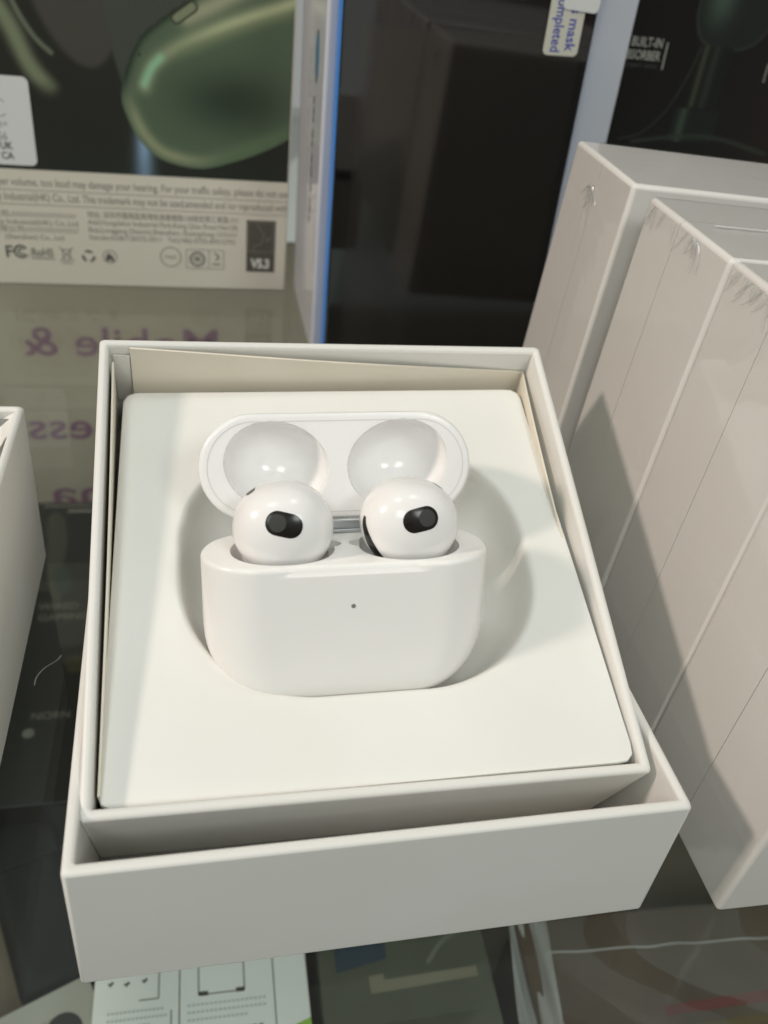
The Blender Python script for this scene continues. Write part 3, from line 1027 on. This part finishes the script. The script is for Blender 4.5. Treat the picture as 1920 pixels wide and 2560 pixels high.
text('tab_text', 'this mask', 4.7, BLUEINK, lb, T(71.4, 0.05, 118.2) @ STAND @ T(1.3, -6.2, 0) @ RD, align='RIGHT', sx=0.95, bold=0.06)
text('tab_text', 'y completed', 4.7, BLUEINK, lb, T(71.4, 0.05, 118.2) @ STAND @ T(-3.5, -7.0, 0) @ RD, align='RIGHT', sx=0.84, bold=0.06)
l2 = empty('price_label', (50.8, 301.6, 0.4), (0, math.radians(3.0), 0), 'blank white label overlapping the blue-lettered tab at the top of the phone', 'label')
poly('paper', rrect(60.5, 72.5, 128.3, 160, 1.4), STICKER, l2, STAND)

# ================================================================== microphone carton
mc = empty('microphone_carton', (120, 348, 0.05), (0, 0, 0), 'black microphone carton at the back right, with small white lettering', 'carton')
box('carton_body', (0, 0.2, 0), (175, 70, 190), BLACKBOX, mc, bev=0.6)


def mic_art(X, Z):
    X = X + 120
    C = np.zeros(X.shape + (3,)) + np.array([16, 14, 12.])
    C = mix(C, (28, 20, 17), sm(205, 240, X))
    d = polysdf(X, Z, spline([(189, 150), (188.5, 128), (190, 119), (194.5, 113.2), (203, 111.5), (212, 112), (219, 117), (222, 128), (222, 150)], 6, True))
    cap = np.zeros_like(C) + np.array([26, 30, 27.])
    cap = mix(cap, (60, 74, 64), np.exp(-(((X - 198) / 6) ** 2 + ((Z - 128) / 9) ** 2)))
    cap = mix(cap, (44, 48, 42), np.exp(-((-d) / 0.9) ** 2))
    f_ = sm(0.2, -0.2, d)
    C = C * (1 - f_[..., None]) + cap * f_[..., None]
    sh = lambda x0, x1: np.exp(-(((X - x0) / x1) ** 2))
    f_ = (sm(194.3, 194.7, X) * sm(208.3, 207.9, X) * sm(90.2, 90.8, Z) * sm(113, 112, Z))
    stem = np.zeros_like(C) + np.array([20, 22, 19.])
    stem = mix(stem, (66, 68, 54), sh(197, 1.1) * 0.8)
    stem = mix(stem, (46, 50, 44), sh(201.5, 1.6) * 0.7)
    C = C * (1 - f_[..., None]) + stem * f_[..., None]
    f_ = (sm(190.6, 191, X) * sm(211, 210.6, X) * sm(77, 78, Z) * sm(90.4, 89.8, Z))
    low = np.zeros_like(C) + np.array([22, 26, 23.])
    low = mix(low, (60, 72, 60), sh(195, 1.8) * 0.8)
    C = C * (1 - f_[..., None]) + low * f_[..., None]
    c = linedist(X, Z, spline([(194.5, 112), (193, 104), (190, 95), (186, 87), (179, 80), (170, 77)], 8))
    C = mix(C, (48, 50, 44), sm(0.45, 0.1, c))
    b = linedist(X, Z, spline([(176, 76.5), (196, 79.5), (214, 79.5), (236, 75)], 8))
    return mix(C, (44, 50, 42), np.exp(-(b / 0.9) ** 2) * 0.9)


art('microphone_picture', 1, 130, 62, 150, 260, 180, mic_art, mc, -0.05, 1.2)
MT = lambda x, z: T(x - 120, -0.12, z) @ STAND
MG = mat('pale_grey_ink', (0.42, 0.42, 0.37), 0.6)
text('callout', 'BUILT-IN', 4.5, MG, mc, MT(178.6, 110.3), align='RIGHT', sx=0.72, bold=0.07)
text('callout', 'SHOCK ABSORBER', 4.5, MG, mc, MT(178.6, 105.9), align='RIGHT', sx=0.74, bold=0.07)
text('callout_note', 'dampen noise', 2.6, mat('dim_ink', (0.07, 0.07, 0.065), 0.6), mc, MT(178.2, 103.2), align='RIGHT', shear=0.2)
strokes('callout_bar', [[(180.4, 112.3), (180.7, 103.0)]], 0.55, MG, mc, MT(0, 0))
strokes('callout_bar', [[(224.6, 108.3), (225.0, 101.6)]], 0.45, MG, mc, MT(0, 0))

# ================================================================== open white box and neighbour at the far left
lbx = empty('open_box', (-37.2, 194.0, 0.05), (0, 0, math.radians(-1.7)), 'white open-topped box cut off by the left edge of the view', 'box')
e = tray('box_body', 150, 96, 46, 1.8, PAPER, None, floor=1.5, bev=0.8)  # unseen left part lengthened to keep the spotlight off the cartons below
e.parent = lbx
e.location = Vector((-150, -96, 0)) * K
sheet('folded_corner', lambda s, t: (-2.0 - 5.0 * s, -2.0 - 5.5 * t, 45.2 - 6.5 * (s + t) / 2 + 0.9 * math.sin(7 * s) * t), 8, 8, PAPER, lbx, thick=0.15)
sheet('inner_sheet', lambda s, t: (-3.0 - 60 * s, -3.2 - 2.5 * t, 44 - 26 * t + 0.8 * math.sin(5 * s)), 14, 6, mat('inner_grey', (0.30, 0.30, 0.29), 0.6), lbx, thick=0.3)  # grey sheet sloping along the back wall, darker than the box
wb = empty('white_carton', (-66.5, 272, 0.05), (0, 0, math.radians(-6)), 'sliver of a low white carton at the left edge, behind the open box', 'carton')
box('carton_body', (-60, 0, 0), (0, 30, 16), PAPER, wb, bev=2.5, seg=4)

# a pale hair lying on the glass
pts = spline([(-30.2, 156.9, 0.3), (-31.0, 155.1, 0.5), (-33.4, 152.9, 0.6), (-34.9, 150.4, 0.4), (-35.1, 148.1, 0.3)], 6)
rings = []
for p in pts:
    rings.append([(p[0] + 0.09 * math.cos(a), p[1] + 0.09 * math.sin(a), p[2] + 0.06 * math.sin(a * 2)) for a in (0, 1.57, 3.14, 4.71)])
tag(loft('lint_hair', rings, LINT), 'thin pale hair of lint lying curled on the glass beside the tray', 'lint')

# ================================================================== below the glass
bn = empty('banner', (0, 490, -200), (0, 0, 0), 'beige banner with mirrored purple lettering, seen below the glass at the left', 'banner')
box('panel', (-330, 0, 0.2), (420, 4, 176), BANNER, bn, bev=0.5)
MIR = Matrix.Scale(-1, 4, (1, 0, 0))
BL = lambda x, z: T(x, -0.3, z + 200) @ STAND @ MIR
text('lettering', 'Mobile &', 26, PURPLE, bn, BL(21.0, -94.5), width=109, bold=0.3)
text('lettering', 'ess', 27, PURPLE, bn, BL(-55.5, -151.0), width=37, bold=0.3)
text('lettering', 'ha', 27, PURPLE, bn, BL(-49.0, -201.0), width=36, bold=0.3)

mb = empty('mouse_carton', (0, 0, -200), (0, 0, 0), 'black wired gaming mouse carton lying on the lower shelf under the glass', 'carton')
box('carton_body', (-160, 240, 0.1), (90, 449, 30), BLACKBOX, mb, bev=0.6)
FL = lambda x, y: T(x, y, 30.12)
text('title', 'WIRED', 7.0, FADEDINK, mb, FL(-76.5, 357.0), sx=0.9)
text('title', 'GAMING MOUSE', 7.0, FADEDINK, mb, FL(-76.0, 349.0), sx=0.9)
text('small_print', 'NORN  YS', 6.0, FADEDINK, mb, FL(-72, 285.0), sx=0.95)
ring2d('dot', (-72, 277.5), 0, 2.6, FADEDINK, mb, FL(0, 0))
strokes('edge_dashes', [[(-82 + 3.0 * k, 445.0), (-80.2 + 3.0 * k, 446.6)] for k in range(28)], 0.9, GREYINK, mb, FL(0, 0))
strokes('edge_dashes', [[(-68.5 + 2.6 * k, 439.5), (-66.9 + 2.6 * k, 441.8)] for k in range(18)], 1.2, GREYINK, mb, FL(0, 0))
poly('picture_patch', spline([(-79, 436), (-72, 437), (-68, 420), (-67, 398), (-70, 380), (-66, 366), (-70, 364), (-75, 384), (-77, 410)], 5, True), mat('dull_picture_ink', (0.035, 0.034, 0.024), 0.5), mb, FL(0, 0))
poly('picture_patch', spline([(-72, 388), (-66, 390), (-62, 376), (-66, 368), (-70, 376)], 5, True), mat('dull_green_ink', (0.012, 0.028, 0.02), 0.5), mb, T(0, 0, 30.2))
poly('picture_patch', spline([(-60, 322), (-52, 323), (-51, 314), (-58, 313)], 5, True), mat('dull_yellow_ink', (0.03, 0.028, 0.01), 0.5), mb, FL(0, 0))

pd = empty('black_pouch', (-65, 215, -199.9), (0, 0, math.radians(20)), 'long black pouch lying under the glass at the lower left', 'pouch')
box('pouch_body', (-15, -46, 0), (14, 46, 16), BLACKPLASTIC, pd, bev=6.5, seg=5)
box('pouch_flap', (-14, 8, 14.5), (13, 44, 17.2), BLACKPLASTIC, pd, bev=1.2, seg=3)

gc = empty('grey_carton', (-44, 170, -200), (0, 0, math.radians(22)), 'pale grey carton corner under the glass at the bottom left', 'carton')
box('carton_body', (-80, -80, 0.1), (4, 0, 22), GREYCARD, gc, bev=0.5)
ring2d('dark_spot', (-9, -15), 0, 6, mat('spot_ink', (0.02, 0.02, 0.02), 0.5), gc, T(0, 0, 22.12))
strokes('small_print', [[(-24 + 2.2 * k, -10), (-22.6 + 2.2 * k, -9.6)] for k in range(6)], 1.4, GREYINK, gc, T(0, 0, 22.12))

lf = empty('instruction_carton', (0, 0, -200), (0, 0, math.radians(-1.0)), 'bright white carton printed with small instructions, under the glass at the bottom', 'carton')
box('carton_body', (-36, 60, 0.1), (31.5, 175, 60), LEAFLET, lf, bev=0.5)
LFM = T(0, 0, 60.12)
strokes('print_frame', [[(-33, 162), (18, 162), (20.5, 159.5), (20.5, 90)], [(-16, 162), (-16, 141), (-22, 141)], [(-9.5, 162), (-9.5, 110)], [(-12.0, 137), (-12.0, 110)]], 0.5, GREYINK, lf, LFM)
for yy, x0, x1, n_ in ((137.8, -31.5, -14, 14), (135.6, -31.5, -13, 15), (133.4, -31.5, -18, 10), (137.5, -7, 18, 18), (135.3, -7, 18, 18), (133.0, -7, 12, 14), (150.5, -7, 18, 14)):
    strokes('print_line', [[(x0 + (x1 - x0) * k / n_, yy), (x0 + (x1 - x0) * (k + 0.72) / n_, yy)] for k in range(n_)], 0.75, mat('pale_print_ink', (0.58, 0.6, 0.6), 0.6), lf, LFM)
for yy, x0, x1, n_ in ((129.0, -31.5, -14.5, 9), (129.0, -7, 17, 12)):
    strokes('print_heading', [[(x0 + (x1 - x0) * k / n_, yy), (x0 + (x1 - x0) * (k + 0.7) / n_, yy)] for k in range(n_)], 1.2, GREYINK, lf, LFM)
for (xx, yy) in ((-31, 147), (-26, 146.5), (-20.5, 147), (-26, 150), (-20.5, 150.5), (-31, 150.5)):
    strokes('print_icon', [[(xx - 0.9, yy), (xx + 0.9, yy + 0.2)], [(xx - 0.2, yy - 0.8), (xx + 0.6, yy + 0.8)]], 0.55, DARKINK, lf, LFM)
strokes('print_panel', [[(-3.5, 140.5), (11.0, 140.5), (11.0, 150), (-3.5, 150), (-3.5, 140.5)]], 0.5, GREYINK, lf, LFM)
strokes('print_panel_foot', [[(-3.5, 140.8), (-0.5, 140.8)], [(8.3, 140.8), (11.0, 140.8)]], 1.4, DARKINK, lf, LFM)
poly('green_flash', [(20.8, 126.0), (31.4, 129.5), (31.4, 118), (20.8, 118)], GREENINK, lf, LFM)

ob = empty('dark_carton', (0, 0, -200), (0, 0, math.radians(-2)), 'dim olive carton with beige and navy print beneath the tray front', 'carton')
box('carton_body', (34, 70, 0.1), (94, 175, 50), OLIVEBOX, ob, bev=0.5)
OM = T(0, 0, 50.12)
poly('navy_patch', [(40, 147.5), (58, 151), (58, 162), (40, 162)], NAVYINK, ob, OM)
poly('beige_patch', [(52, 143.5), (89, 145.5), (89, 142.0), (58, 140.0), (52, 139.8)], BEIGEINK, ob, OM)
poly('pale_patch', [(51, 139.5), (56.5, 140.0), (56.0, 146.0), (50.8, 145.5)], BEIGEINK, ob, T(0, 0, 50.2))
strokes('curved_line', [spline([(72, 148), (80, 156), (92, 160)], 6)], 1.6, FADEDINK, ob, OM)

br = empty('wrapped_carton', (0, 0, -200), (0, 0, math.radians(-3.5)), 'dark brown carton in loose clear film under the glass at the bottom right', 'carton')
box('carton_body', (104, 40, 0.1), (330, 166, 46), BROWNBOX, br, bev=0.6)
rw = random.Random(5)
ph_ = [rw.uniform(0, 6.28) for _ in range(6)]
sheet('film_fold', lambda s, t: (94 + 14 * s + 8 * t, 100 + 66 * t, 47 + 3.2 * math.sin(3.3 * s + ph_[0]) * (0.4 + 0.6 * math.sin(5 * t + ph_[1])) + 0.8 * math.sin(17 * s + 9 * t)), 24, 50, HEM, br, sharp=80)
sheet('film_hem', lambda s, t: (112 + 218 * s, 151.5 + 0.7 * t + 0.25 * math.sin(60 * s), 46.6 + 0.35 * math.sin(3.14 * t) + 0.2 * math.sin(90 * s)), 120, 3, HEM, br)
sheet('film_sheet', lambda s, t: (110 + 220 * s, 45 + 121 * t, 46.4 + 0.6 * math.sin(22 * s + 7 * t + 2 * math.sin(9 * t))), 60, 40, FILM, br, sharp=80)
poly('red_stripe', [(150, 131), (330, 141), (330, 136.5), (150, 127.5)], REDINK, br, T(0, 0, 46.13))
strokes('yellow_band', [[(140, 122), (330, 130)]], 3.0, mat('dull_ochre_ink', (0.12, 0.08, 0.02), 0.5), br, T(0, 0, 46.13))
